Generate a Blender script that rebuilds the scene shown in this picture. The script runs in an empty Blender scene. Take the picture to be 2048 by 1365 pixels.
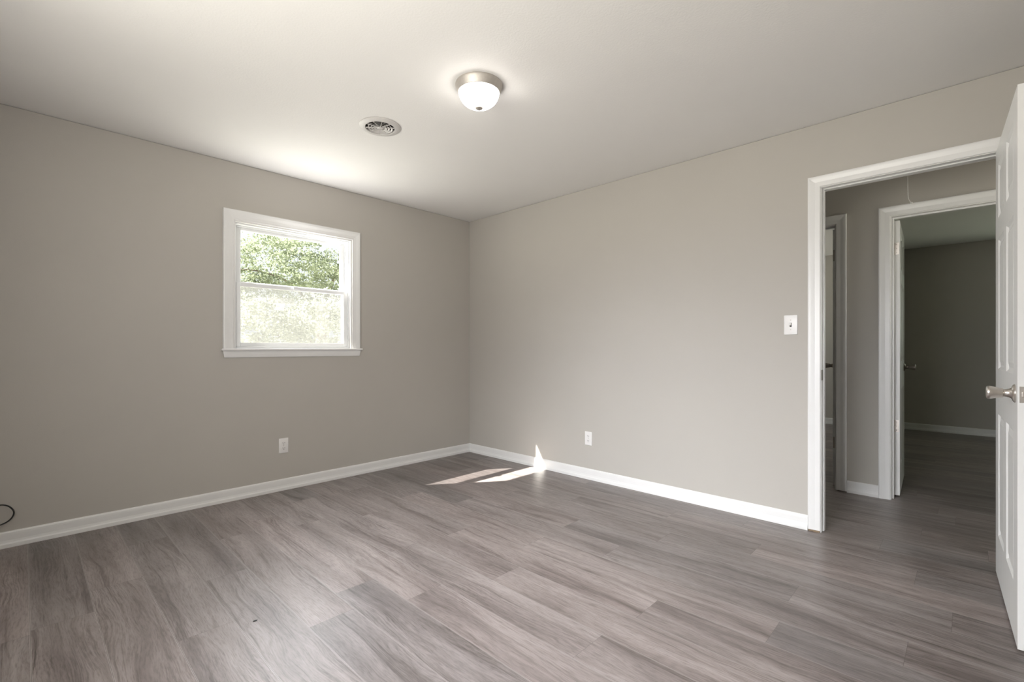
import bpy, bmesh, math, random
from mathutils import Vector, Matrix

# ------------------------------------------------------------------ camera, world, sun, big lights, exposure
S = bpy.context.scene
COL = S.collection
F_PX, HORIZON = 945.0, 696.5
cam_data = bpy.data.cameras.new('camera')
cam = bpy.data.objects.new('camera', cam_data); COL.objects.link(cam)
cam_data.sensor_fit = 'HORIZONTAL'; cam_data.sensor_width = 36.0
cam_data.lens = F_PX / 2048 * 36.0
cam_data.shift_y = (HORIZON - 682.5) / 2048
cam_data.clip_start = 0.02; cam_data.clip_end = 200
cam.location = (3.8060, -3.2936, 1.098)
cam.rotation_euler = (math.radians(90), 0, math.atan2(0.6945027, 0.7194901))
S.camera = cam

S.view_settings.view_transform = 'Standard'
S.view_settings.look = 'None'
S.view_settings.exposure = 0.0
S.view_settings.gamma = 1.0
S.view_settings.use_curve_mapping = False

world = bpy.data.worlds.new('sky_world'); S.world = world; world.use_nodes = True
wn = world.node_tree.nodes; wn.clear()
bg = wn.new('ShaderNodeBackground'); bg.inputs['Color'].default_value = (0.93, 0.97, 1.0, 1); bg.inputs['Strength'].default_value = 1.15
wo = wn.new('ShaderNodeOutputWorld'); world.node_tree.links.new(bg.outputs[0], wo.inputs[0])

SUN_DIR = Vector((0.595, 0.85, -1.0)).normalized()
sun = bpy.data.lights.new('sun', 'SUN'); sun.energy = 38.0; sun.angle = math.radians(0.5); sun.color = (1.0, 0.95, 0.88)
sun_o = bpy.data.objects.new('sun', sun); COL.objects.link(sun_o)
sun_o.rotation_euler = SUN_DIR.to_track_quat('-Z', 'Y').to_euler()


def area(name, loc, direction, sx, sy, power, color=(1, 1, 1), spread=180):
    l = bpy.data.lights.new(name, 'AREA'); l.shape = 'RECTANGLE'; l.size = sx; l.size_y = sy
    l.energy = power; l.color = color; l.spread = math.radians(spread)
    o = bpy.data.objects.new(name, l); COL.objects.link(o); o.location = loc
    o.rotation_euler = Vector(direction).to_track_quat('-Z', 'Y').to_euler()
    return o


# daylight of the side window, plus added lamps in unseen openings elsewhere
area('added_skylight_front', (2.75, -3.86, 1.47), (-0.10, 1, -0.60), 1.5, 1.0, 27, (0.91, 0.945, 1.0), 72)  # added sky light from an unseen window, for the lower back wall
area('added_ground_light_front', (2.75, -3.84, 1.45), (-0.20, 1, 0.16), 1.5, 1.0, 43, (1.0, 0.98, 0.97), 180)  # added upward light from the same unseen window, for ceiling and walls
for k in range(5):              # the side window's daylight, in strips across the opening: sky from above, sunlit ground from below
    zk = 1.13 + 0.175 * (k + 0.5)
    area('window_skylight_side', (0.048, -1.79, zk), (1, -0.05, -0.62), 0.78, 0.15, 2.0, (0.90, 0.95, 1.0), 120)
    area('window_ground_light_side', (0.040, -1.79, zk), (1, 0.25, 0.95), 0.78, 0.10, 1.1, (1.0, 0.995, 0.98), 150)
area('added_fill_hall_end', (5.16, 0.58, 1.5), (-1, 0, 0), 0.7, 0.9, 4.2, (1.0, 0.96, 0.92))  # added lamp to brighten the hall, in an unseen opening
area('added_fill_far_room', (5.35, 5.06, 1.5), (-0.25, -1, 0.15), 0.9, 0.8, 8, (0.82, 1.0, 0.78))  # added unseen lamp, placed to light the far ceiling more than the wall
area('added_fill_far_left_room', (0.54, 3.6, 1.5), (1, 0.2, 0), 1.0, 0.9, 12, (0.95, 1.0, 0.97))  # added unseen lamp to brighten the left far room's back wall

# ------------------------------------------------------------------ helpers
random.seed(7)


def link(o, parent=None):
    COL.objects.link(o)
    if parent is not None:
        o.parent = parent
    return o


def obj(name, bm, m, parent=None, smooth=False, label=None):
    """bmesh (world or parent-local coordinates) -> one mesh object"""
    bmesh.ops.recalc_face_normals(bm, faces=bm.faces)
    me = bpy.data.meshes.new(name); bm.to_mesh(me); bm.free()
    me.materials.append(m)
    if smooth:
        for p in me.polygons:
            p.use_smooth = True
        try:
            me.set_sharp_from_angle(angle=math.radians(38))
        except Exception:
            pass
    o = bpy.data.objects.new(name, me)
    if label:
        o['label'] = label
    return link(o, parent)


def structure(name, bm, m, parent=None, smooth=False):
    o = obj(name, bm, m, parent, smooth)
    if parent is None:
        o['kind'] = 'structure'
    return o


def tag(o, label, cat, group=None):
    o['label'] = label; o['category'] = cat
    if group:
        o['group'] = group
    return o


def empty(name, loc=(0, 0, 0), rotz=0, kind=None):
    o = bpy.data.objects.new(name, None); o.empty_display_size = 0.1
    o.location = loc; o.rotation_euler = (0, 0, rotz)
    if kind:
        o['kind'] = kind
    return link(o)


def add_box(bm, a, b, bevel=0.0, seg=2):
    xs = sorted((a[0], b[0])); ys = sorted((a[1], b[1])); zs = sorted((a[2], b[2]))
    vs = [bm.verts.new((x, y, z)) for x in xs for y in ys for z in zs]
    f = [(0, 1, 3, 2), (4, 6, 7, 5), (0, 4, 5, 1), (2, 3, 7, 6), (0, 2, 6, 4), (1, 5, 7, 3)]
    fs = [bm.faces.new([vs[i] for i in q]) for q in f]
    if bevel > 0:
        es = list({e for fa in fs for e in fa.edges})
        bmesh.ops.bevel(bm, geom=es, offset=bevel, segments=seg, affect='EDGES', profile=0.5)


def box(a, b, bevel=0.0, seg=2):
    bm = bmesh.new(); add_box(bm, a, b, bevel, seg); return bm


def add_lathe(bm, prof, seg=48, mat=None):
    """prof: list of (r, z) revolved round Z; mat: placing matrix"""
    mat = mat or Matrix.Identity(4)
    rings = []
    for r, z in prof:
        if r < 1e-6:
            rings.append([bm.verts.new(mat @ Vector((0, 0, z)))])
        else:
            rings.append([bm.verts.new(mat @ Vector((r * math.cos(2 * math.pi * i / seg), r * math.sin(2 * math.pi * i / seg), z))) for i in range(seg)])
    for A, B in zip(rings, rings[1:]):
        for i in range(seg):
            j = (i + 1) % seg
            if len(A) == 1 and len(B) == 1:
                continue
            if len(A) == 1:
                bm.faces.new((A[0], B[i], B[j]))
            elif len(B) == 1:
                bm.faces.new((A[i], B[0], A[j]))
            else:
                bm.faces.new((A[i], B[i], B[j], A[j]))


def lathe(prof, seg=48, mat=None):
    bm = bmesh.new(); add_lathe(bm, prof, seg, mat); return bm


def add_sweep(bm, rings, closed_ring=True, caps=True):
    vs = [[bm.verts.new(p) for p in r] for r in rings]
    n = len(vs[0])
    for A, B in zip(vs, vs[1:]):
        for i in range(n if closed_ring else n - 1):
            j = (i + 1) % n
            bm.faces.new((A[i], A[j], B[j], B[i]))
    if caps and closed_ring:
        bm.faces.new(vs[0]); bm.faces.new(vs[-1])


def extrude_profile(prof, P, s0, s1, m0=0.0, m1=0.0):
    """prof: closed (d, z) outline; P(s, d, z) -> point; m0/m1 mitre slope at the ends"""
    bm = bmesh.new()
    add_sweep(bm, [[P(s0 + m0 * d, d, z) for d, z in prof], [P(s1 + m1 * d, d, z) for d, z in prof]])
    return bm


def casing_bm(prof, P, u0, u1, v0, v1):
    """mitred door/window casing round an opening; prof: closed (w outwards, d off the wall)"""
    bm = bmesh.new()
    add_sweep(bm, [[P(u0 - w, v0, d) for w, d in prof], [P(u0 - w, v1 + w, d) for w, d in prof],
                   [P(u1 + w, v1 + w, d) for w, d in prof], [P(u1 + w, v0, d) for w, d in prof]])
    return bm


def tube_bm(pts, r, seg=8):
    bm = bmesh.new(); rings = []
    n = len(pts); pts = [Vector(p) for p in pts]
    up = Vector((0.123, 0.456, 0.88)).normalized()
    for i, p in enumerate(pts):
        t = (pts[min(i + 1, n - 1)] - pts[max(i - 1, 0)]).normalized()
        a = t.cross(up)
        if a.length < 1e-3:
            a = t.cross(Vector((1, 0, 0)))
        a.normalize(); b = t.cross(a)
        rr = r[i] if isinstance(r, (list, tuple)) else r
        rings.append([p + rr * (a * math.cos(2 * math.pi * k / seg) + b * math.sin(2 * math.pi * k / seg)) for k in range(seg)])
    add_sweep(bm, rings)
    return bm


def merge(bm, other):
    me = bpy.data.meshes.new('tmp'); other.to_mesh(me); other.free(); bm.from_mesh(me); bpy.data.meshes.remove(me)


def catmull(pts, n=8):
    pts = [Vector(p) for p in pts]; out = []
    P = [pts[0] * 2 - pts[1]] + pts + [pts[-1] * 2 - pts[-2]]
    for i in range(1, len(P) - 2):
        p0, p1, p2, p3 = P[i - 1:i + 3]
        for k in range(n):
            t = k / n
            out.append(0.5 * ((2 * p1) + (p2 - p0) * t + (2 * p0 - 5 * p1 + 4 * p2 - p3) * t * t + (3 * p1 - p0 - 3 * p2 + p3) * t ** 3))
    out.append(pts[-1]); return out


# ------------------------------------------------------------------ materials
def mat(name):
    m = bpy.data.materials.new(name); m.use_nodes = True
    nt = m.node_tree; nt.nodes.clear()
    out = nt.nodes.new('ShaderNodeOutputMaterial')
    return m, nt, out


def principled(nt, out, color, rough=0.5, metal=0.0, spec=0.5):
    p = nt.nodes.new('ShaderNodeBsdfPrincipled')
    p.inputs['Base Color'].default_value = (*color, 1)
    p.inputs['Roughness'].default_value = rough
    p.inputs['Metallic'].default_value = metal
    p.inputs['Specular IOR Level'].default_value = spec
    nt.links.new(p.outputs[0], out.inputs[0])
    return p


def textured(name, color, rough=0.5, var=0.03, vscale=3.0, bump=0.0, bscale=200.0, metal=0.0, spec=0.5):
    m, nt, out = mat(name)
    p = principled(nt, out, color, rough, metal, spec)
    tc = nt.nodes.new('ShaderNodeTexCoord')
    n = nt.nodes.new('ShaderNodeTexNoise'); n.inputs['Scale'].default_value = vscale; n.inputs['Detail'].default_value = 4
    nt.links.new(tc.outputs['Object'], n.inputs['Vector'])
    r = nt.nodes.new('ShaderNodeValToRGB')
    r.color_ramp.elements[0].position = 0.3; r.color_ramp.elements[1].position = 0.7
    r.color_ramp.elements[0].color = (*[c * (1 - var) for c in color], 1)
    r.color_ramp.elements[1].color = (*[min(1, c * (1 + var)) for c in color], 1)
    nt.links.new(n.outputs[0], r.inputs[0]); nt.links.new(r.outputs[0], p.inputs['Base Color'])
    if bump > 0:
        n2 = nt.nodes.new('ShaderNodeTexNoise'); n2.inputs['Scale'].default_value = bscale; n2.inputs['Detail'].default_value = 3
        nt.links.new(tc.outputs['Object'], n2.inputs['Vector'])
        b = nt.nodes.new('ShaderNodeBump'); b.inputs['Strength'].default_value = bump; b.inputs['Distance'].default_value = 0.002
        nt.links.new(n2.outputs[0], b.inputs['Height']); nt.links.new(b.outputs[0], p.inputs['Normal'])
    return m


M_WALL = textured('greige_wall_paint', (0.468, 0.443, 0.408), 0.75, 0.012, 2.0, 0.12, 160, spec=0.3)
M_CEIL = textured('ceiling_paint', (0.785, 0.77, 0.753), 0.85, 0.01, 2.0, 0.30, 110, spec=0.2)
M_TRIM = textured('white_trim_paint', (0.76, 0.755, 0.748), 0.34, 0.012, 6.0)
M_DOOR = textured('white_door_paint', (0.77, 0.77, 0.76), 0.38, 0.012, 5.0)
M_VINYL = textured('white_vinyl', (0.82, 0.83, 0.84), 0.30, 0.01, 5.0)
M_PLASTIC = textured('white_plastic', (0.78, 0.765, 0.755), 0.35, 0.01, 40.0)
M_DARKSLOT = textured('dark_slot', (0.03, 0.027, 0.025), 0.7, 0.05, 40.0)
M_NICKEL = textured('satin_nickel', (0.62, 0.58, 0.54), 0.28, 0.05, 60.0, metal=1.0)
M_DARK_SHADED = textured('dark_shaded_metal', (0.27, 0.24, 0.21), 0.40, 0.08, 60.0, metal=1.0)  # brownish strike plate; on hall knobs, darkened to imitate a dim room's reflection
M_BRUSHED = textured('brushed_nickel', (0.56, 0.525, 0.49), 0.58, 0.04, 90.0, metal=1.0)
M_CABLE = textured('black_rubber', (0.012, 0.012, 0.012), 0.45, 0.1, 60.0)
M_CORD = textured('white_cord', (0.62, 0.61, 0.58), 0.8, 0.05, 300.0)
M_VENT = textured('white_enamel', (0.56, 0.54, 0.525), 0.45, 0.02, 30.0)
M_DUCT_SHADE = textured('shaded_duct_metal', (0.035, 0.03, 0.027), 0.6, 0.1, 20.0)  # colour darkened to hold the deep shade inside the duct
M_RAWWOOD = textured('raw_wood', (0.22, 0.16, 0.10), 0.8, 0.2, 60.0)
M_BARK = textured('bark', (0.20, 0.165, 0.135), 0.9, 0.3, 12.0)
M_GROUND = textured('sunlit_ground', (0.52, 0.52, 0.42), 0.9, 0.15, 0.8)
M_SUN_BLOCK = textured('sun_block_grey', (0.6, 0.6, 0.58), 0.7, 0.03, 3.0)


def glass_mat():
    m, nt, out = mat('window_glass')
    tr = nt.nodes.new('ShaderNodeBsdfTransparent'); tr.inputs[0].default_value = (0.98, 0.99, 0.985, 1)
    gl = nt.nodes.new('ShaderNodeBsdfGlossy'); gl.inputs['Roughness'].default_value = 0.02
    lw = nt.nodes.new('ShaderNodeLayerWeight'); lw.inputs[0].default_value = 0.5
    fr = nt.nodes.new('ShaderNodeMath'); fr.operation = 'POWER'; fr.inputs[1].default_value = 5.0
    nt.links.new(lw.outputs['Facing'], fr.inputs[0])
    fa = nt.nodes.new('ShaderNodeMath'); fa.operation = 'MULTIPLY_ADD'; fa.inputs[1].default_value = 0.5; fa.inputs[2].default_value = 0.03
    nt.links.new(fr.outputs[0], fa.inputs[0]); fr = fa
    mx = nt.nodes.new('ShaderNodeMixShader')
    nt.links.new(fr.outputs[0], mx.inputs[0]); nt.links.new(tr.outputs[0], mx.inputs[1]); nt.links.new(gl.outputs[0], mx.inputs[2])
    nt.links.new(mx.outputs[0], out.inputs[0])
    return m


def screen_mat():
    m, nt, out = mat('insect_mesh')
    tr = nt.nodes.new('ShaderNodeBsdfTransparent'); tr.inputs[0].default_value = (1, 1, 1, 1)
    df = nt.nodes.new('ShaderNodeBsdfDiffuse'); df.inputs[0].default_value = (0.185, 0.185, 0.19, 1)
    tl = nt.nodes.new('ShaderNodeBsdfTranslucent'); tl.inputs[0].default_value = (0.185, 0.185, 0.19, 1)
    m1 = nt.nodes.new('ShaderNodeMixShader'); m1.inputs[0].default_value = 0.6
    nt.links.new(df.outputs[0], m1.inputs[1]); nt.links.new(tl.outputs[0], m1.inputs[2])
    mx = nt.nodes.new('ShaderNodeMixShader'); mx.inputs[0].default_value = 0.62
    nt.links.new(tr.outputs[0], mx.inputs[1]); nt.links.new(m1.outputs[0], mx.inputs[2])
    nt.links.new(mx.outputs[0], out.inputs[0])
    return m


def leaf_mat(name, a, b, clear=0.0):
    m, nt, out = mat(name)
    oi = nt.nodes.new('ShaderNodeTexCoord')
    n = nt.nodes.new('ShaderNodeTexNoise'); n.inputs['Scale'].default_value = 1.7; n.inputs['Detail'].default_value = 5
    nt.links.new(oi.outputs['Object'], n.inputs['Vector'])
    r = nt.nodes.new('ShaderNodeValToRGB'); r.color_ramp.elements[0].position = 0.35; r.color_ramp.elements[1].position = 0.65
    r.color_ramp.elements[0].color = (*a, 1); r.color_ramp.elements[1].color = (*b, 1)
    nt.links.new(n.outputs[0], r.inputs[0])
    df = nt.nodes.new('ShaderNodeBsdfDiffuse'); tl = nt.nodes.new('ShaderNodeBsdfTranslucent')
    nt.links.new(r.outputs[0], df.inputs[0]); nt.links.new(r.outputs[0], tl.inputs[0])
    mx = nt.nodes.new('ShaderNodeMixShader'); mx.inputs[0].default_value = 0.45
    nt.links.new(df.outputs[0], mx.inputs[1]); nt.links.new(tl.outputs[0], mx.inputs[2])
    if clear > 0:                   # thin film that lets part of the view through
        tr = nt.nodes.new('ShaderNodeBsdfTransparent'); m2 = nt.nodes.new('ShaderNodeMixShader'); m2.inputs[0].default_value = clear
        nt.links.new(mx.outputs[0], m2.inputs[1]); nt.links.new(tr.outputs[0], m2.inputs[2]); mx = m2
    nt.links.new(mx.outputs[0], out.inputs[0])
    return m


def dome_mat():
    m, nt, out = mat('lit_frosted_glass')
    p = principled(nt, out, (0.9, 0.9, 0.9), 0.3)
    tc = nt.nodes.new('ShaderNodeTexCoord')
    n = nt.nodes.new('ShaderNodeTexNoise'); n.inputs['Scale'].default_value = 12
    nt.links.new(tc.outputs['Object'], n.inputs['Vector'])
    r = nt.nodes.new('ShaderNodeValToRGB')
    r.color_ramp.elements[0].color = (1.0, 0.95, 0.89, 1); r.color_ramp.elements[1].color = (1.0, 0.97, 0.92, 1)
    nt.links.new(n.outputs[0], r.inputs[0]); nt.links.new(r.outputs[0], p.inputs['Emission Color'])
    p.inputs['Emission Strength'].default_value = LAMP
    return m


def floor_mat():
    """grey-brown wood planks: per-plank tone and offset come from face attributes, grain runs along X"""
    m, nt, out = mat('grey_wood_plank')
    N, L = nt.nodes, nt.links
    p = principled(nt, out, (0.25, 0.22, 0.2), 0.42, 0, 0.45)
    geo = N.new('ShaderNodeTexCoord')
    tone = N.new('ShaderNodeAttribute'); tone.attribute_name = 'tone'
    off = N.new('ShaderNodeAttribute'); off.attribute_name = 'shift'
    uv = N.new('ShaderNodeUVMap'); uv.uv_map = 'plank'
    add = N.new('ShaderNodeVectorMath'); add.operation = 'ADD'
    L.new(geo.outputs['Object'], add.inputs[0]); L.new(off.outputs['Vector'], add.inputs[1])

    def noise(scale_xyz, detail=5, rough=0.55, dist=0.0, src=add):
        mp = N.new('ShaderNodeMapping'); mp.inputs['Scale'].default_value = scale_xyz
        L.new(src.outputs[0], mp.inputs['Vector'])
        n = N.new('ShaderNodeTexNoise'); n.inputs['Scale'].default_value = 1.0
        n.inputs['Detail'].default_value = detail; n.inputs['Roughness'].default_value = rough; n.inputs['Distortion'].default_value = dist
        L.new(mp.outputs[0], n.inputs['Vector']); return n

    def ramp(src, pts):
        r = N.new('ShaderNodeValToRGB'); e = r.color_ramp.elements
        e[0].position, e[0].color = pts[0][0], (*pts[0][1], 1)
        e[1].position, e[1].color = pts[-1][0], (*pts[-1][1], 1)
        for q, c in pts[1:-1]:
            k = e.new(q); k.color = (*c, 1)
        L.new(src, r.inputs[0]); return r

    def math_(op, a, b=None, clamp=False):
        n = N.new('ShaderNodeMath'); n.operation = op; n.use_clamp = clamp
        for i, x in enumerate((a, b)):
            if x is None:
                continue
            if isinstance(x, (int, float)):
                n.inputs[i].default_value = x
            else:
                L.new(x, n.inputs[i])
        return n.outputs[0]

    def mix(kind, f, a, b):
        n = N.new('ShaderNodeMix'); n.data_type = 'RGBA'; n.blend_type = kind
        if isinstance(f, (int, float)):
            n.inputs[0].default_value = f
        else:
            L.new(f, n.inputs[0])
        L.new(a, n.inputs[6])
        if isinstance(b, tuple):
            n.inputs[7].default_value = (*b, 1)
        else:
            L.new(b, n.inputs[7])
        return n.outputs[2]

    # waviness of the grain
    warpn = noise((1.6, 5.0, 1.0), 2, 0.5)
    wsep = N.new('ShaderNodeCombineXYZ'); L.new(math_('MULTIPLY', math_('SUBTRACT', warpn.outputs[0], 0.5), 0.11), wsep.inputs[1])
    warp = N.new('ShaderNodeVectorMath'); warp.operation = 'ADD'
    L.new(add.outputs[0], warp.inputs[0]); L.new(wsep.outputs[0], warp.inputs[1])
    # soft streaks of light and dark wood
    streak = noise((1.1, 8.0, 1.0), 5, 0.62, 0.3, warp)
    base = ramp(streak.outputs[0], [(0.30, FLOOR_COLS[0]), (0.43, FLOOR_COLS[1]), (0.55, FLOOR_COLS[2]), (0.70, FLOOR_COLS[3])])
    # broken dark bands
    band = noise((1.7, 24.0, 1.0), 8, 0.70, 0.6, warp)
    bandm = ramp(band.outputs[0], [(0.30, (0.52, 0.50, 0.49)), (0.41, (0.80, 0.785, 0.775)), (0.49, (1.0, 1.0, 1.0)), (0.68, (1.07, 1.07, 1.07))])
    c = mix('MULTIPLY', 0.95, base.outputs[0], bandm.outputs[0])
    # cathedral figure: distorted growth rings in some stretches of the planks
    mp = N.new('ShaderNodeMapping'); mp.inputs['Scale'].default_value = (1.3, 17.0, 1.0); L.new(warp.outputs[0], mp.inputs['Vector'])
    wv = N.new('ShaderNodeTexWave'); wv.wave_type = 'BANDS'; wv.bands_direction = 'Y'
    wv.inputs['Scale'].default_value = 1.5; wv.inputs['Distortion'].default_value = 13.0; wv.inputs['Detail'].default_value = 6.0
    wv.inputs['Detail Scale'].default_value = 1.5; wv.inputs['Detail Roughness'].default_value = 0.7
    L.new(mp.outputs[0], wv.inputs['Vector'])
    wr = ramp(wv.outputs[0], [(0.0, (0.70, 0.685, 0.675)), (0.30, (0.97, 0.97, 0.97)), (1.0, (1.04, 1.04, 1.04))])
    where = noise((1.3, 6.0, 1.0), 3, 0.55, 0.0)
    wm = ramp(where.outputs[0], [(0.50, (0, 0, 0)), (0.64, (1, 1, 1))])
    c = mix('MULTIPLY', wm.outputs[0], c, wr.outputs[0])
    # thin dark veins
    vein = noise((1.3, 52.0, 1.0), 4, 0.6, 0.3, warp)
    vm = ramp(vein.outputs[0], [(0.33, (0.62, 0.60, 0.59)), (0.40, (0.98, 0.98, 0.98)), (0.60, (1.02, 1.02, 1.02))])
    c = mix('MULTIPLY', 0.85, c, vm.outputs[0])
    # fine pores
    fine = noise((22.0, 230.0, 1.0), 3, 0.6, 0.0, warp)
    fm = ramp(fine.outputs[0], [(0.32, (0.70, 0.69, 0.68)), (0.50, (1.0, 1.0, 1.0)), (0.72, (1.14, 1.14, 1.14))])
    c = mix('MULTIPLY', 0.85, c, fm.outputs[0])
    # tone of the plank
    tr = ramp(tone.outputs['Fac'], [(0.0, (0.80, 0.81, 0.815)), (0.5, (1.0, 0.985, 0.98)), (1.0, (1.17, 1.13, 1.12))])
    c = mix('MULTIPLY', 1.0, c, tr.outputs[0])
    # seams: distance to the plank's edges in metres (uv = metres inside the plank)
    sep = N.new('ShaderNodeSeparateXYZ'); L.new(uv.outputs[0], sep.inputs[0])
    W, LEN = PLANK_W, PLANK_L
    dv = math_('MINIMUM', sep.outputs[1], math_('SUBTRACT', W, sep.outputs[1]))
    du = math_('MINIMUM', sep.outputs[0], math_('SUBTRACT', LEN, sep.outputs[0]))
    dd = math_('MINIMUM', dv, du)
    gap = math_('LESS_THAN', dd, 0.0007)
    edge_glint = math_('MULTIPLY', math_('LESS_THAN', dv, 0.0025), 0.42)  # pale edge colour stands in for light glancing off the bevels
    c = mix('MIX', edge_glint, c, (0.42, 0.385, 0.37))
    c = mix('MIX', math_('MULTIPLY', gap, 0.75), c, (0.10, 0.085, 0.08))
    L.new(c, p.inputs['Base Color'])
    rr = N.new('ShaderNodeMapRange'); rr.inputs[3].default_value = 0.32; rr.inputs[4].default_value = 0.46
    L.new(band.outputs[0], rr.inputs[0]); L.new(rr.outputs[0], p.inputs['Roughness'])
    b = N.new('ShaderNodeBump'); b.inputs['Strength'].default_value = 0.12; b.inputs['Distance'].default_value = 0.001
    hgt = math_('ADD', fine.outputs[0], math_('MULTIPLY', gap, -1.5))
    L.new(hgt, b.inputs['Height']); L.new(b.outputs[0], p.inputs['Normal'])
    return m


LAMP = 15.0
PLANK_W, PLANK_L = 0.19, 1.225
FLOOR_COLS = [(0.132, 0.111, 0.105), (0.190, 0.164, 0.157), (0.236, 0.206, 0.199), (0.296, 0.262, 0.255)]
M_GLASS = glass_mat(); M_SCREEN = screen_mat(); M_DOME = dome_mat(); M_FLOOR = floor_mat()
M_LEAF = leaf_mat('pale_green_leaves', (0.19, 0.22, 0.155), (0.33, 0.37, 0.26))
M_PALE_MARK = leaf_mat('pale_film', (0.90, 0.90, 0.89), (0.93, 0.93, 0.92), 0.75)
M_BUSH = leaf_mat('bush_leaves', (0.44, 0.46, 0.40), (0.52, 0.54, 0.46))

# ------------------------------------------------------------------ room shell
H = 2.4375                      # ceiling height
WT = 0.11                       # inner wall thickness
XR, YF = 4.25, -3.78            # right and front walls of the room (behind the camera)
HALL = 1.07                     # hall wall face
FAR_X1 = 6.30; FAR_Y = 5.02; FAR_YL = 4.80

# floor: every plank is a face of the one floor mesh
JOINTS = {-16: .961, -15: 1.683, -14: 1.226, -13: 1.947, -12: .55, -11: .825, -10: 1.575, -9: .960, -8: 2.835, -7: 3.263,
          -6: 2.42, -5: 2.02, -4: 2.535, -3: 2.974, -2: 3.626, -1: 2.802, 0: 3.456}


def floor_bm():
    bm = bmesh.new()
    uvl = bm.loops.layers.uv.new('plank')
    tl = bm.faces.layers.float.new('tone'); sl = bm.faces.layers.float_vector.new('shift')
    rnd = random.Random(11)
    x0, x1, y0, y1 = -0.02, 6.32, YF - 0.02, 5.04
    r0 = math.floor((y0 + .043) / PLANK_W); r1 = math.ceil((y1 + .043) / PLANK_W)
    for r in range(r0, r1):
        ya, yb = r * PLANK_W - .043, (r + 1) * PLANK_W - .043
        j = JOINTS.get(r, rnd.uniform(0, PLANK_L))
        k0 = math.floor((x0 - j) / PLANK_L)
        xa = j + k0 * PLANK_L
        while xa < x1:
            xb = xa + PLANK_L
            ca, cb, da, db = max(xa, x0), min(xb, x1), max(ya, y0), min(yb, y1)
            if cb - ca > 1e-4 and db - da > 1e-4:
                q = [(ca, da), (cb, da), (cb, db), (ca, db)]
                f = bm.faces.new([bm.verts.new((x, y, 0)) for x, y in q])
                for lp, (x, y) in zip(f.loops, q):
                    lp[uvl].uv = (x - xa, y - ya)
                f[tl] = min(1, max(0, rnd.gauss(0.5, 0.26)))
                f[sl] = (rnd.uniform(0, 40), rnd.uniform(0, 40), rnd.uniform(0, 40))
            xa = xb
    return bm


fb = floor_bm()
structure('floor', fb, M_FLOOR)
cb_ = bmesh.new()                # ceiling slab with the square cut-out for the vent
VX, VY, VH = 1.250, -1.792, 0.0845
add_box(cb_, (-0.14, YF - 0.14, H), (VX - VH, 5.2, H + 0.12)); add_box(cb_, (VX + VH, YF - 0.14, H), (6.45, 5.2, H + 0.12))
add_box(cb_, (VX - VH, YF - 0.14, H), (VX + VH, VY - VH, H + 0.12)); add_box(cb_, (VX - VH, VY + VH, H), (VX + VH, 5.2, H + 0.12))
structure('ceiling', cb_, M_CEIL)
# added unseen slab that keeps the sun out of the front window
structure('sun_block', box((-3.0, YF - 3.2, 2.36), (6.0, YF - 0.15, 2.46)), M_SUN_BLOCK)


def wall_along(axis, name, p0, p1, a, b, holes=(), z1=H, m=None):
    """axis 'x': wall spans a..b along x, thickness p0..p1 in y; holes: (u0, u1, z0, z1)"""
    bm = bmesh.new()

    def put(u0, u1, za, zb):
        if u1 - u0 < 1e-5 or zb - za < 1e-5:
            return
        if axis == 'x':
            add_box(bm, (u0, p0, za), (u1, p1, zb))
        else:
            add_box(bm, (p0, u0, za), (p1, u1, zb))
    cur = a
    for u0, u1, za, zb in sorted(holes):
        put(cur, u0, 0, z1); put(u0, u1, 0, za); put(u0, u1, zb, z1); cur = u1
    put(cur, b, 0, z1)
    return structure(name, bm, m or M_WALL)


WIN = (-2.238, -1.329, 1.078, 2.026)                 # rough opening of the side window (y0, y1, z0, z1)
DO = (3.165, 3.975, 0.0, 2.067)                      # rough opening of the bedroom door
D2 = (2.29, 3.082, 0.0, 2.062)                       # left hall doorway
D3 = (3.392, 4.19, 0.0, 2.062)                       # right hall doorway
FWIN = (1.90, 3.60, 0.88, 2.03)                      # added front window, unseen behind the camera
wall_along('y', 'wall_left', -0.14, 0.0, YF - 0.14, 0.0, [WIN], H - 0.004)
structure('trim_4', box((-0.14, YF - 0.14, H - 0.0042), (-0.008, 0.0, H)), M_WALL)    # recessed joint under the ceiling
wall_along('x', 'wall_back', 0.0, WT, -0.14, 5.2, [DO], H - 0.004)
structure('trim_5', box((-0.14, 0.007, H - 0.0042), (5.2, WT, H)), M_WALL)
wall_along('y', 'wall_right', XR, XR + WT, YF, 0.0)
wall_along('x', 'wall_front', YF - 0.14, YF, 0.0, XR + WT, [FWIN])
wall_along('x', 'wall_hall', HALL, HALL + WT, 0.6, 6.3, [D2, D3])
wall_along('y', 'wall_hall_end', 5.2, 5.3, 0.0, HALL, [(0.2, 0.95, 1.0, 2.0)])
wall_along('y', 'wall_hall_left', 0.5, 0.6, WT, FAR_YL, [(3.05, 4.15, 0.98, 2.0)])
wall_along('y', 'wall_partition', 3.06, 3.15, HALL + WT, FAR_Y)
wall_along('x', 'wall_far', FAR_Y, FAR_Y + 0.14, 3.06, 6.44, [(4.8, 5.9, 1.0, 2.0)])
wall_along('x', 'wall_far_left', FAR_YL, FAR_YL + 0.14, 0.5, 3.06)
wall_along('y', 'wall_far_right', 6.30, 6.44, HALL, FAR_Y)

# baseboards -------------------------------------------------------
BASE = [(0, 0), (0.015, 0), (0.0155, 0.006), (0.015, 0.020), (0.0115, 0.028), (0.0095, 0.040), (0.0095, 0.070), (0.0085, 0.080), (0.005, 0.087), (0, 0.0885)]


def baseboard(name, P, s0, s1, m0=0, m1=0):
    return structure(name, extrude_profile(BASE, P, s0, s1, m0, m1), M_TRIM)


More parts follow.
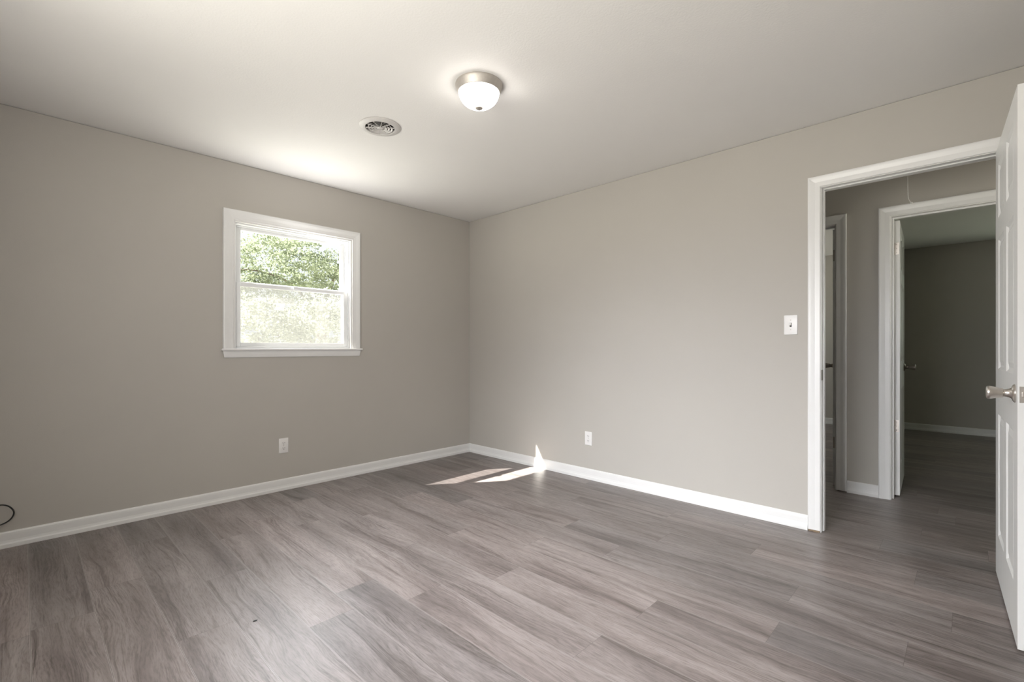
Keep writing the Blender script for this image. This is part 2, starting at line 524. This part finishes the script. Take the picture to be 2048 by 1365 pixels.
baseboard('baseboard_left', lambda s, d, z: Vector((d, s, z)), YF, 0.0, 1, -1)
baseboard('baseboard_back', lambda s, d, z: Vector((s, -d, z)), 0.0, 3.111, 1, 0)
baseboard('baseboard_back_right', lambda s, d, z: Vector((s, -d, z)), 4.035, XR, 0, -1)
baseboard('baseboard_right', lambda s, d, z: Vector((XR - d, s, z)), YF, 0.0, 1, -1)
baseboard('baseboard_front', lambda s, d, z: Vector((s, YF + d, z)), 0.0, XR, 1, -1)
baseboard('baseboard_hall', lambda s, d, z: Vector((s, HALL - d, z)), 3.143, 3.333)
baseboard('baseboard_hall_left', lambda s, d, z: Vector((s, HALL - d, z)), 0.6, 2.228)
baseboard('baseboard_far', lambda s, d, z: Vector((s, FAR_Y - d, z)), 3.15, 6.30, 1, -1)
baseboard('baseboard_partition', lambda s, d, z: Vector((3.15 + d, s, z)), HALL + WT, FAR_Y, 0, -1)
baseboard('baseboard_far_left', lambda s, d, z: Vector((s, FAR_YL - d, z)), 0.6, 3.06, 0, 0)

# door casings and jambs -------------------------------------------
CAS = [(0, 0), (0, 0.009), (0.004, 0.0115), (0.030, 0.0125), (0.052, 0.0165), (0.062, 0.0175), (0.068, 0.0155), (0.069, 0.0)]


def doorway(name, u0, u1, v1, yface, sign, thick, stop_side, z0=0.0, cw=1.0, st=0.011, rv=0.005):
    """jamb boards, stop and one casing; yface is the face the casing sits on, sign the way it sticks out"""
    e = empty(name, (0, 0, 0), 0, 'structure')
    ya, yb = (yface, yface - sign * thick)
    bm = bmesh.new()
    jt = 0.013
    add_box(bm, (u0 - jt, ya, 0), (u0, yb, v1 + jt), 0.001, 1)
    add_box(bm, (u1, ya, 0), (u1 + jt, yb, v1 + jt), 0.001, 1)
    add_box(bm, (u0, ya, v1), (u1, yb, v1 + jt), 0.001, 1)
    obj('jamb', bm, M_TRIM, e)
    bm = bmesh.new()
    s0, s1 = stop_side
    add_box(bm, (u0, s0, 0), (u0 + st, s1, v1), 0.002, 1)
    add_box(bm, (u1 - st, s0, 0), (u1, s1, v1), 0.002, 1)
    add_box(bm, (u0 + st, s0, v1 - st), (u1 - st, s1, v1), 0.002, 1)
    obj('door_stop', bm, M_TRIM, e)
    P = lambda u, v, d: Vector((u, yface + sign * d, v))
    obj('casing', casing_bm([(w * cw, d) for w, d in CAS], P, u0 - rv, u1 + rv, z0, v1 + rv), M_TRIM, e, smooth=False)
    return e


t1 = doorway('trim_1', 3.1795, 3.962, 2.052, 0.0, -1, WT, (0.036, 0.068), 0.012, 0.93, 0.0075, 0.0035)
obj('casing_foot', box((3.114, -0.010, 0.0005), (3.172, -0.001, 0.0118)), M_RAWWOOD, t1, label='bare brown wood at the foot of the casing')
sp = bmesh.new(); add_box(sp, (3.1793, -0.004, 0.905), (3.1815, 0.030, 0.968), 0.001, 1)
obj('strike_plate', sp, M_DARK_SHADED, t1, label='dark metal strike plate')
t2 = doorway('trim_2', 2.305, 3.067, 2.047, HALL, -1, WT, (HALL + 0.035, HALL + 0.068), 0.007)
t3 = doorway('trim_3', 3.407, 4.175, 2.047, HALL, -1, WT, (HALL + 0.035, HALL + 0.068))


# ------------------------------------------------------------------ six-panel doors
def leaf_bm(w, h, t):
    """leaf in local coords: x 0..w from the hinge, y -t..0, z 0..h; six raised panels on both faces"""
    bm = bmesh.new()
    sx = 0.112 * w / 0.76
    mull = 0.080 * w / 0.76
    px = [(sx, (w - mull) / 2), ((w + mull) / 2, w - sx)]
    pz = [(0.205, 0.775), (0.985, 1.590), (1.69, 1.94)]
    pz = [(a * h / 2.03, b * h / 2.03) for a, b in pz]
    xs = sorted({0, w, *[v for q in px for v in q]}); zs = sorted({0, h, *[v for q in pz for v in q]})
    for y, sgn in ((0.0, 1), (-t, -1)):
        V = {(x, z): bm.verts.new((x, y, z)) for x in xs for z in zs}
        for i in range(len(xs) - 1):
            for k in range(len(zs) - 1):
                q = [V[xs[i], zs[k]], V[xs[i + 1], zs[k]], V[xs[i + 1], zs[k + 1]], V[xs[i], zs[k + 1]]]
                if (xs[i], xs[i + 1]) in px and (zs[k], zs[k + 1]) in pz:
                    a, b, c, d = xs[i], xs[i + 1], zs[k], zs[k + 1]
                    steps = [(0.010, -0.007), (0.018, -0.0085), (0.040, -0.0025), (0.046, -0.0025)]
                    prev = q
                    for ins, dep in steps:
                        ring = [bm.verts.new((x, y + sgn * dep, z)) for x, z in ((a + ins, c + ins), (b - ins, c + ins), (b - ins, d - ins), (a + ins, d - ins))]
                        for m_ in range(4):
                            bm.faces.new((prev[m_], prev[(m_ + 1) % 4], ring[(m_ + 1) % 4], ring[m_]))
                        prev = ring
                    bm.faces.new(prev)
                else:
                    bm.faces.new(q)
    # edges
    for x in (0, w):
        bm.faces.new([bm.verts.new(p) for p in ((x, 0, 0), (x, -t, 0), (x, -t, h), (x, 0, h))])
    for z in (0, h):
        bm.faces.new([bm.verts.new(p) for p in ((0, 0, z), (w, 0, z), (w, -t, z), (0, -t, z))])
    bmesh.ops.remove_doubles(bm, verts=bm.verts, dist=1e-5)
    # fill the thin strips between border faces and the grid (edges share corners only) is not needed: grid borders coincide with edge faces
    return bm


KNOB = [(0.0, 0.0), (0.033, 0.0), (0.0335, 0.003), (0.030, 0.007), (0.020, 0.010), (0.0160, 0.016), (0.0140, 0.024), (0.0140, 0.030),
        (0.0175, 0.033), (0.0190, 0.042), (0.0212, 0.052), (0.0235, 0.061), (0.0247, 0.066), (0.0250, 0.071), (0.0235, 0.0745), (0.019, 0.0765), (0.0, 0.077)]


def knob(parent, x, z, y, sgn, m):
    """a tulip knob with its rosette, axis along local y"""
    mt = Matrix.Translation((x, y, z)) @ Matrix.Rotation(math.radians(-90 * sgn), 4, 'X')
    r = obj('door_knob', lathe(KNOB[7:], 40, mt), m, parent, True)
    obj('rosette', lathe(KNOB[:8], 40, mt), m, r, True)
    return r


def hinge_leaf(parent, z, t, m, yoff=0.0):
    bm = bmesh.new()
    add_box(bm, (-0.002, -t + 0.004, z - 0.044), (0.0005, 0.0, z + 0.044), 0.0006, 1)
    h = obj('hinge', bm, m, parent)
    bm = bmesh.new()
    for k in range(5):
        zz = z - 0.044 + k * 0.0176
        add_lathe(bm, [(0, zz + 0.0004), (0.0055, zz + 0.0004), (0.0055, zz + 0.0172), (0, zz + 0.0172)], 14, Matrix.Translation((-0.004, 0.0055, 0)))
    obj('knuckle', bm, m, h, True)
    bm = bmesh.new()
    for q in (-0.030, 0.0, 0.030):
        add_lathe(bm, [(0, 0.0), (0.004, 0.0), (0.0035, 0.0012), (0, 0.0014)], 12, Matrix.Translation((-0.0021, -t * 0.45, z + q)) @ Matrix.Rotation(math.radians(-90), 4, 'Y'))
    obj('screw', bm, M_BRUSHED, h)
    return h


def door(name, hinge, ang, w, h, t, knob_z, hinges, mk, hinge_m, mirror=False, latch=False):
    """ang: direction of the leaf from its hinge; the hinge-pin face is local y = 0 (mirror flips it)"""
    e = empty(name, (hinge[0], hinge[1], 0.012), ang, 'structure')
    if mirror:
        e.scale = (1, -1, 1)
    obj('leaf', leaf_bm(w, h, t), M_DOOR, e)
    knob(e, w - 0.062, knob_z, 0.0, 1, mk)
    knob(e, w - 0.062, knob_z, -t, -1, mk)
    for z in hinges:
        hinge_leaf(e, z, t, hinge_m)
    if latch:
        bm = bmesh.new()
        add_box(bm, (w, -t / 2 - 0.0125, knob_z - 0.029), (w + 0.0015, -t / 2 + 0.0125, knob_z + 0.029), 0.0007, 1)
        lp = obj('latch_plate', bm, M_NICKEL, e, label='satin nickel latch plate on the door edge')
        bm = bmesh.new(); add_box(bm, (w + 0.0015, -t / 2 - 0.007, knob_z - 0.009), (w + 0.009, -t / 2 + 0.007, knob_z + 0.009), 0.002, 2)
        obj('latch_bolt', bm, M_NICKEL, lp)
    return e


DT = 0.035
# bedroom door: hinge on the right jamb, swung into the room. Its visible face looks towards -x
a = math.atan2(-0.801, 0.031)
door('door_1', (3.938, 0.0), a, 0.803, 2.036, DT, 0.918, (0.25, 1.02, 1.80), M_NICKEL, M_NICKEL, mirror=False, latch=True)
# left hall doorway: hinge at its right jamb, swung into the far left room
door('door_2', (3.063, HALL + WT + 0.004), math.radians(90 + 9.0), 0.750, 2.026, 0.031, 0.925, (0.335, 1.82), M_DARK_SHADED, M_DARK_SHADED, mirror=True)
# right hall doorway: hinge at its left jamb, swung into the far room
door('door_3', (3.410, HALL + WT + 0.004), math.radians(92.4), 0.755, 2.026, DT, 0.925, (0.51, 1.82), M_DARK_SHADED, M_NICKEL)


# ------------------------------------------------------------------ side window
def side_window():
    e = empty('window_1', (0, 0, 0), 0, 'structure')
    y0, y1, z0, z1 = WIN
    zs = 1.095                                               # top of the stool
    P = lambda u, v, d: Vector((d, u, v))
    cas = [(0, 0), (0, 0.008), (0.005, 0.010), (0.012, 0.010), (0.030, 0.013), (0.050, 0.0185), (0.062, 0.020), (0.068, 0.018), (0.070, 0.0)]
    obj('casing', casing_bm(cas, P, y0, y1, zs, z1), M_TRIM, e)
    # stool with rounded nose and horns
    bm = bmesh.new()
    add_box(bm, (0.0, y0 - 0.082, zs - 0.017), (0.030, y1 + 0.086, zs), 0.006, 3)
    add_box(bm, (-0.045, y0 + 0.001, zs - 0.0165), (0.004, y1 - 0.001, zs - 0.0003))
    obj('sill', bm, M_TRIM, e)
    # apron with returned (slanted) ends
    pr = [(0.0, 1.0285), (0.006, 1.0285), (0.010, 1.034), (0.013, 1.052), (0.014, 1.066), (0.014, 1.078), (0.0, 1.078)]
    bm = bmesh.new()
    def sh(z): return (1.078 - z) * 0.18
    add_sweep(bm, [[Vector((d, y0 - 0.070 + sh(z), z)) for d, z in pr], [Vector((d, y1 + 0.074 - sh(z), z)) for d, z in pr]])
    obj('apron', bm, M_TRIM, e)
    # wooden jamb liner
    bm = bmesh.new()
    add_box(bm, (-0.14, y0, zs - 0.001), (-0.0005, y0 + 0.012, z1)); add_box(bm, (-0.14, y1 - 0.012, zs - 0.001), (-0.0005, y1, z1))
    add_box(bm, (-0.14, y0 + 0.012, z1 - 0.012), (-0.0005, y1 - 0.012, z1))
    obj('jamb', bm, M_TRIM, e)
    # vinyl main frame, a stepped ring
    a0, a1, b0, b1 = y0 + 0.0125, y1 - 0.0125, zs, z1 - 0.0125
    def ring(xa, xb, u0, u1, v0, v1, ls, rs, bs, ts, bev=0.002):
        bm = bmesh.new()
        add_box(bm, (xa, u0, v0), (xb, u0 + ls, v1), bev, 1); add_box(bm, (xa, u1 - rs, v0), (xb, u1, v1), bev, 1)
        add_box(bm, (xa, u0 + ls - .001, v0), (xb, u1 - rs + .001, v0 + bs), bev, 1); add_box(bm, (xa, u0 + ls - .001, v1 - ts), (xb, u1 - rs + .001, v1), bev, 1)
        return bm
    fr = ring(-0.125, -0.028, a0, a1, b0, b1, 0.010, 0.010, 0.014, 0.010)
    merge(fr, ring(-0.072, -0.060, a0, a1, b0, b1, 0.020, 0.020, 0.016, 0.020, 0.001))
    obj('frame', fr, M_VINYL, e)
    # lower sash (inner track)
    s0, s1 = a0 + 0.0105, a1 - 0.0105
    lo = ring(-0.059, -0.034, s0, s1, 1.110, 1.582, 0.033, 0.035, 0.028, 0.030, 0.003)
    lo_o = obj('lower_sash', lo, M_VINYL, e)
    g = box((-0.050, s0 + 0.031, 1.134), (-0.046, s1 - 0.033, 1.555))
    obj('pane', g, M_GLASS, lo_o)
    bm = bmesh.new(); add_box(bm, (-0.034, -1.81, 1.560), (-0.020, -1.76, 1.5815), 0.003, 2)
    obj('sash_lock', bm, M_VINYL, lo_o)
    bm = bmesh.new(); add_box(bm, (-0.0458, -1.989, 1.438), (-0.0452, -1.795, 1.490)); add_box(bm, (-0.0458, -1.933, 1.390), (-0.0452, -1.870, 1.438))  # two pale translucent slabs forming a T on the pane
    obj('pale_mark', bm, M_PALE_MARK, lo_o, label='pale translucent T-shaped mark on the lower pane')
    # upper sash (outer track)
    up = ring(-0.098, -0.074, s0, s1, 1.560, b1 - 0.0105, 0.045, 0.045, 0.032, 0.030, 0.003)
    up_o = obj('upper_sash', up, M_VINYL, e)
    obj('pane', box((-0.089, s0 + 0.043, 1.590), (-0.085, s1 - 0.043, b1 - 0.038)), M_GLASS, up_o)
    # half insect screen outside the lower sash
    sc = ring(-0.122, -0.112, s0, s1, 1.112, 1.590, 0.018, 0.018, 0.018, 0.018, 0.001)
    sc_o = obj('screen_frame', sc, M_VINYL, e)
    bm = bmesh.new(); bm.faces.new([bm.verts.new(p) for p in ((-0.117, s0 + 0.017, 1.129), (-0.117, s1 - 0.017, 1.129), (-0.117, s1 - 0.017, 1.573), (-0.117, s0 + 0.017, 1.573))])
    obj('insect_screen', bm, M_SCREEN, sc_o, label='fine pale insect mesh')
    return e


side_window()


# added front window, unseen behind the camera (plain frame round its lamps)
def plain_window(name, P, u0, u1, v0, v1):
    e = empty(name, (0, 0, 0), 0, 'structure')
    bm = bmesh.new()
    def b(ua, ub, va, vb, da, db):
        p, q = P(ua, va, da), P(ub, vb, db); add_box(bm, p, q)
    f = 0.045
    b(u0, u0 + f, v0, v1, -0.12, -0.09); b(u1 - f, u1, v0, v1, -0.12, -0.09)
    b(u0 + f, u1 - f, v0, v0 + f, -0.12, -0.09); b(u0 + f, u1 - f, v1 - f, v1, -0.12, -0.09)
    m_ = (u0 + u1) / 2; b(m_ - .03, m_ + .03, v0 + f, v1 - f, -0.12, -0.09)
    obj('frame', bm, M_VINYL, e)
    cas = [(0, 0), (0, 0.008), (0.03, 0.013), (0.062, 0.018), (0.07, 0.0)]
    obj('casing', casing_bm(cas, P, u0, u1, v0, v1), M_TRIM, e)
    bm = bmesh.new(); p, q = P(u0 - 0.08, v0 - 0.017, 0.0), P(u1 + 0.08, v0, 0.03); add_box(bm, p, q, 0.005, 2)
    obj('sill', bm, M_TRIM, e)
    return e


plain_window('added_window', lambda u, v, d: Vector((u, YF + d, v)), *FWIN)

# ------------------------------------------------------------------ ceiling light
def ceiling_light():
    e = empty('ceiling_light', (2.014, -1.679, H))
    tag(e, 'round flush ceiling light with glowing white glass dome and brushed nickel ring', 'ceiling light')
    ring_ = [(0.0, 0.0), (0.1195, 0.0), (0.1205, -0.003), (0.1205, -0.007), (0.118, -0.013), (0.116, -0.020), (0.110, -0.034), (0.108, -0.040), (0.105, -0.042), (0.102, -0.041), (0.098, -0.034), (0.0, -0.030)]
    obj('base_ring', lathe(ring_, 72), M_BRUSHED, e, True)
    dome = []
    for k in range(0, 19):
        t_ = math.radians(90 * k / 18)
        dome.append((0.1025 * math.cos(t_) ** 0.85 if k < 18 else 0.0, -0.036 - 0.078 * math.sin(t_)))
    obj('glass_dome', lathe(dome, 72), M_DOME, e, True)
    fin = [(0.0, -0.1120), (0.019, -0.1115), (0.0205, -0.115), (0.019, -0.1195), (0.012, -0.124), (0.0, -0.1255)]
    obj('finial', lathe(fin, 28), M_BRUSHED, e, True)


ceiling_light()


# ------------------------------------------------------------------ round ceiling vent
def ceiling_vent():
    e = empty('ceiling_vent', (1.250, -1.792, H))
    tag(e, 'round white louvered air vent with dark openings set in the ceiling', 'vent')
    fl = [(0.0845, 0.0), (0.0845, -0.001), (0.121, -0.001), (0.1215, -0.004), (0.118, -0.007), (0.103, -0.010), (0.092, -0.0125), (0.0875, -0.012), (0.085, -0.008)]
    obj('flange', lathe(fl + [fl[0]], 72), M_VENT, e, True)
    obj('duct', lathe([(0.0843, 0.001), (0.0843, 0.13), (0.0, 0.13)], 48), M_DUCT_SHADE, e, True, label='sheet metal duct behind the louvers, darkened for its deep shade')
    for r_ in (0.069, 0.052, 0.035):
        pr = [(r_ + 0.0030, -0.0118), (r_ + 0.0038, -0.0111), (r_ - 0.0042, -0.0060), (r_ - 0.0050, -0.0068)]
        obj('louver_ring', lathe(pr + [pr[0]], 56), M_VENT, e, True)
    obj('centre_disc', lathe([(0, -0.003), (0.014, -0.003), (0.018, -0.012), (0.015, -0.0135), (0, -0.0135)], 32), M_VENT, e, True)
    for k in range(10):
        th = 2 * math.pi * (k + 0.35) / 10
        bm = bmesh.new(); add_box(bm, (0.012, -0.0010, -0.011), (0.0855, 0.0010, -0.004))
        bmesh.ops.rotate(bm, verts=bm.verts, cent=(0, 0, 0), matrix=Matrix.Rotation(th, 3, 'Z'))
        obj('spoke', bm, M_VENT, e)


ceiling_vent()


# ------------------------------------------------------------------ outlets, switch
def plate_bm(w, h, t=0.0055):
    """plate in local x (width), z (height), sticking out to -y"""
    bm = bmesh.new(); add_box(bm, (-w / 2, -t, -h / 2), (w / 2, 0, h / 2), 0.0028, 3); return bm


def screw_bm(x, z, y):
    bm = lathe([(0, 0), (0.0034, 0), (0.0032, 0.0009), (0, 0.0011)], 16, Matrix.Translation((x, y, z)) @ Matrix.Rotation(math.radians(90), 4, 'X'))
    return bm


def outlet(loc, rz, label):
    e = empty('electrical_outlet', loc, rz)
    tag(e, label, 'outlet', 'wall outlets')
    obj('cover_plate', plate_bm(0.070, 0.115), M_PLASTIC, e, True)
    for s in (-1, 1):
        zc = s * 0.0195
        bm = bmesh.new()
        pts = []
        R = 0.0172
        for k in range(40):
            th = 2 * math.pi * k / 40
            pts.append((R * math.cos(th), max(-0.0128, min(0.0128, R * math.sin(th)))))
        A = [bm.verts.new((x, -0.0050, zc + z)) for x, z in pts]; B = [bm.verts.new((x, -0.0075, zc + z)) for x, z in pts]
        for i in range(40):
            j = (i + 1) % 40; bm.faces.new((A[i], A[j], B[j], B[i]))
        bm.faces.new(B)
        bmesh.ops.remove_doubles(bm, verts=bm.verts, dist=1e-6)
        rc = obj('receptacle', bm, M_PLASTIC, e)
        bm = bmesh.new()
        add_box(bm, (-0.0078, -0.0078, zc - 0.0015), (-0.0052, -0.0070, zc + 0.0070))
        add_box(bm, (0.0052, -0.0078, zc - 0.0015), (0.0078, -0.0070, zc + 0.0060))
        add_lathe(bm, [(0, 0), (0.0027, 0), (0.0027, 0.0008), (0, 0.0008)], 14, Matrix.Translation((0, -0.0070, zc - 0.0072)) @ Matrix.Rotation(math.radians(90), 4, 'X'))
        obj('slots', bm, M_DARKSLOT, rc)
    obj('screw', screw_bm(0, 0, -0.0055), M_BRUSHED, e)
    return e


outlet((0.0, -1.893, 0.344), math.radians(90), 'white wall outlet low on the wall below the window')
outlet((1.519, 0.0, 0.340), 0.0, 'white wall outlet above the baseboard, right of the sun patch on the floor')

sw = empty('light_switch', (3.019, 0.0, 1.2405))
tag(sw, 'white toggle light switch on the wall beside the open doorway', 'switch')
obj('cover_plate', plate_bm(0.074, 0.120), M_PLASTIC, sw, True)
bm = bmesh.new(); add_box(bm, (-0.0055, -0.0062, -0.0125), (0.0055, -0.0050, 0.0125)); obj('toggle_slot', bm, M_DARKSLOT, sw)
bm = bmesh.new(); add_box(bm, (-0.0042, -0.017, -0.004), (0.0042, -0.005, 0.0085), 0.0015, 2)
bmesh.ops.rotate(bm, verts=bm.verts, cent=(0, -0.005, 0), matrix=Matrix.Rotation(math.radians(-18), 3, 'X'))
obj('toggle', bm, M_PLASTIC, sw)
for z in (-0.030, 0.030):
    obj('screw', screw_bm(0, z, -0.0055), M_BRUSHED, sw)

# ------------------------------------------------------------------ cable, cord, speck
cy = [(0.002, -3.470, 0.200), (0.020, -3.452, 0.216), (0.034, -3.415, 0.240), (0.034, -3.378, 0.2465), (0.032, -3.350, 0.235), (0.030, -3.332, 0.212), (0.030, -3.3265, 0.189),
      (0.030, -3.337, 0.162), (0.030, -3.360, 0.1435), (0.032, -3.400, 0.134), (0.034, -3.440, 0.140), (0.036, -3.470, 0.160), (0.040, -3.490, 0.19)]
tag(obj('cable', tube_bm(catmull(cy, 8), 0.0036, 10), M_CABLE, None, True), 'black coaxial cable looped out of the wall near the floor', 'cable')

cc = empty('pull_cord', (3.539, 0.5, H))
tag(cc, 'thin white pull cord hanging from the hallway ceiling', 'cord')
pts = catmull([(0.0, 0, 0), (0.001, 0, -0.15), (-0.001, 0, -0.28), (0.0, 0, -0.385), (0.004, 0, -0.425), (0.016, 0, -0.445)], 6)
obj('cord', tube_bm(pts, 0.0022, 8), M_CORD, cc, True)
kb = bmesh.new(); bmesh.ops.create_uvsphere(kb, u_segments=12, v_segments=8, radius=0.006, matrix=Matrix.Translation((0.017, 0, -0.447)) @ Matrix.Scale(1.6, 4, (1, 0, -0.8)))
obj('end_knot', kb, M_CORD, cc, True)

sb = bmesh.new(); bmesh.ops.create_icosphere(sb, subdivisions=2, radius=0.006, matrix=Matrix.Translation((1.7448, -2.6445, 0.0018)) @ Matrix.Rotation(math.radians(80), 4, 'Z') @ Matrix.Diagonal((1.45, 0.55, 0.30, 1)))
for v in sb.verts:
    v.co += Vector((random.uniform(-1, 1), random.uniform(-1, 1), 0)) * 0.0007
tag(obj('debris_chip', sb, M_CABLE), 'tiny dark chip lying on the bare floor planks', 'debris')


# ------------------------------------------------------------------ outside: ground, trees
g = bmesh.new(); g.faces.new([g.verts.new(p) for p in ((-60, -60, -0.45), (60, -60, -0.45), (60, 60, -0.45), (-60, 60, -0.45))])
structure('ground', g, M_GROUND)


def leaves(bm, centre, radii, n, size, rnd, gaps=1.0):
    for _ in range(n):
        while True:
            v = Vector((rnd.uniform(-1, 1), rnd.uniform(-1, 1), rnd.uniform(-1, 1)))
            if 0.2 < v.length < 1:
                break
        c = Vector(centre) + Vector((v.x * radii[0], v.y * radii[1], v.z * radii[2]))
        t = Vector((rnd.gauss(0, 1), rnd.gauss(0, 1), rnd.gauss(0, .6))).normalized()
        b = t.cross(Vector((rnd.gauss(0, 1), rnd.gauss(0, 1), rnd.gauss(0, 1)))).normalized()
        s = size * rnd.uniform(0.6, 1.3); w = s * 0.34
        q = [c, c + t * s * .45 + b * w, c + t * s, c + t * s * .45 - b * w]
        bm.faces.new([bm.verts.new(p) for p in q])


def tree(name, base, clusters, boughs, label, m, leaf_size, seed, trunk_h, trunk_r):
    rnd = random.Random(seed)
    e = empty(name, base); tag(e, label, 'tree')
    bm = bmesh.new()
    for c, r, n in clusters:
        # leaf sprays inside each cluster
        for _ in range(n // 45):
            while True:
                v = Vector((rnd.uniform(-1, 1), rnd.uniform(-1, 1), rnd.uniform(-1, 1)))
                if v.length < 1:
                    break
            cc_ = Vector(c) + Vector((v.x * r[0], v.y * r[1], v.z * r[2]))
            s = rnd.uniform(0.10, 0.22)
            leaves(bm, cc_, (s * 1.2, s * 1.3, s * 0.6), 45, leaf_size, rnd)
    obj('foliage', bm, m, e)
    tr = tube_bm([(0, 0, 0), (0.03, 0.05, trunk_h * .5), (-0.02, 0.02, trunk_h)], [trunk_r, trunk_r * .8, trunk_r * .55], 12)
    obj('trunk', tr, M_BARK, e, True)
    for pts_, r in boughs:
        pp = catmull(pts_, 6); n = len(pp)
        obj('branch', tube_bm(pp, [r * (1 - 0.8 * i / n) for i in range(n)], 7), M_BARK, e, True)
    return e


tree('leafy_tree', (-7.4, 1.7, -0.45),
     [((0.2, -0.7, 3.3), (0.9, 1.5, 0.75), 10500), ((0.0, -1.7, 2.7), (0.7, 0.8, 0.6), 2600), ((0.1, -0.3, 2.3), (0.6, 0.7, 0.5), 3400),
      ((0.3, -1.0, 1.75), (0.5, 0.6, 0.4), 1100), ((0.0, 0.4, 2.7), (0.7, 0.8, 0.9), 1500), ((-.2, -1.0, 4.2), (1.0, 1.6, 0.5), 1800)],
     [([(0, 0, 1.8), (0.2, -0.8, 2.35), (0.25, -1.5, 2.55), (0.25, -2.4, 2.60)], 0.045),
      ([(0, 0, 1.5), (0.3, -0.8, 2.05), (0.35, -1.6, 2.3), (0.3, -2.3, 2.42)], 0.035),
      ([(0, 0, 2.0), (0.1, -0.6, 2.9), (0.2, -1.4, 3.2), (0.2, -2.2, 3.15)], 0.04),
      ([(0, 0, 1.3), (0.2, -0.9, 1.75), (0.25, -1.7, 2.1), (0.2, -2.3, 2.2)], 0.03),
      ([(0, 0, 2.2), (0, 0.3, 3.2), (0.1, 0.6, 4.0)], 0.06)],
     'pale green leafy tree with thin branches seen through the upper window pane', M_LEAF, 0.058, 3, 2.6, 0.12)
tree('leafy_bush', (-4.4, -0.3, -0.45),
     [((0, -0.35, 1.75), (0.42, 0.6, 0.65), 4600), ((0.05, 0.55, 1.9), (0.42, 0.65, 0.65), 4600), ((-.25, 0.2, 1.0), (0.4, 0.9, 0.5), 2600)],
     [([(0, 0, 0.5), (0.1, 0.2, 1.0), (0.1, 0.4, 1.7)], 0.02), ([(0, 0, 0.5), (0.05, -0.2, 1.0), (0.05, -0.4, 1.8)], 0.02)],
     'pale bush behind the screened lower window pane', M_BUSH, 0.055, 5, 1.0, 0.03)
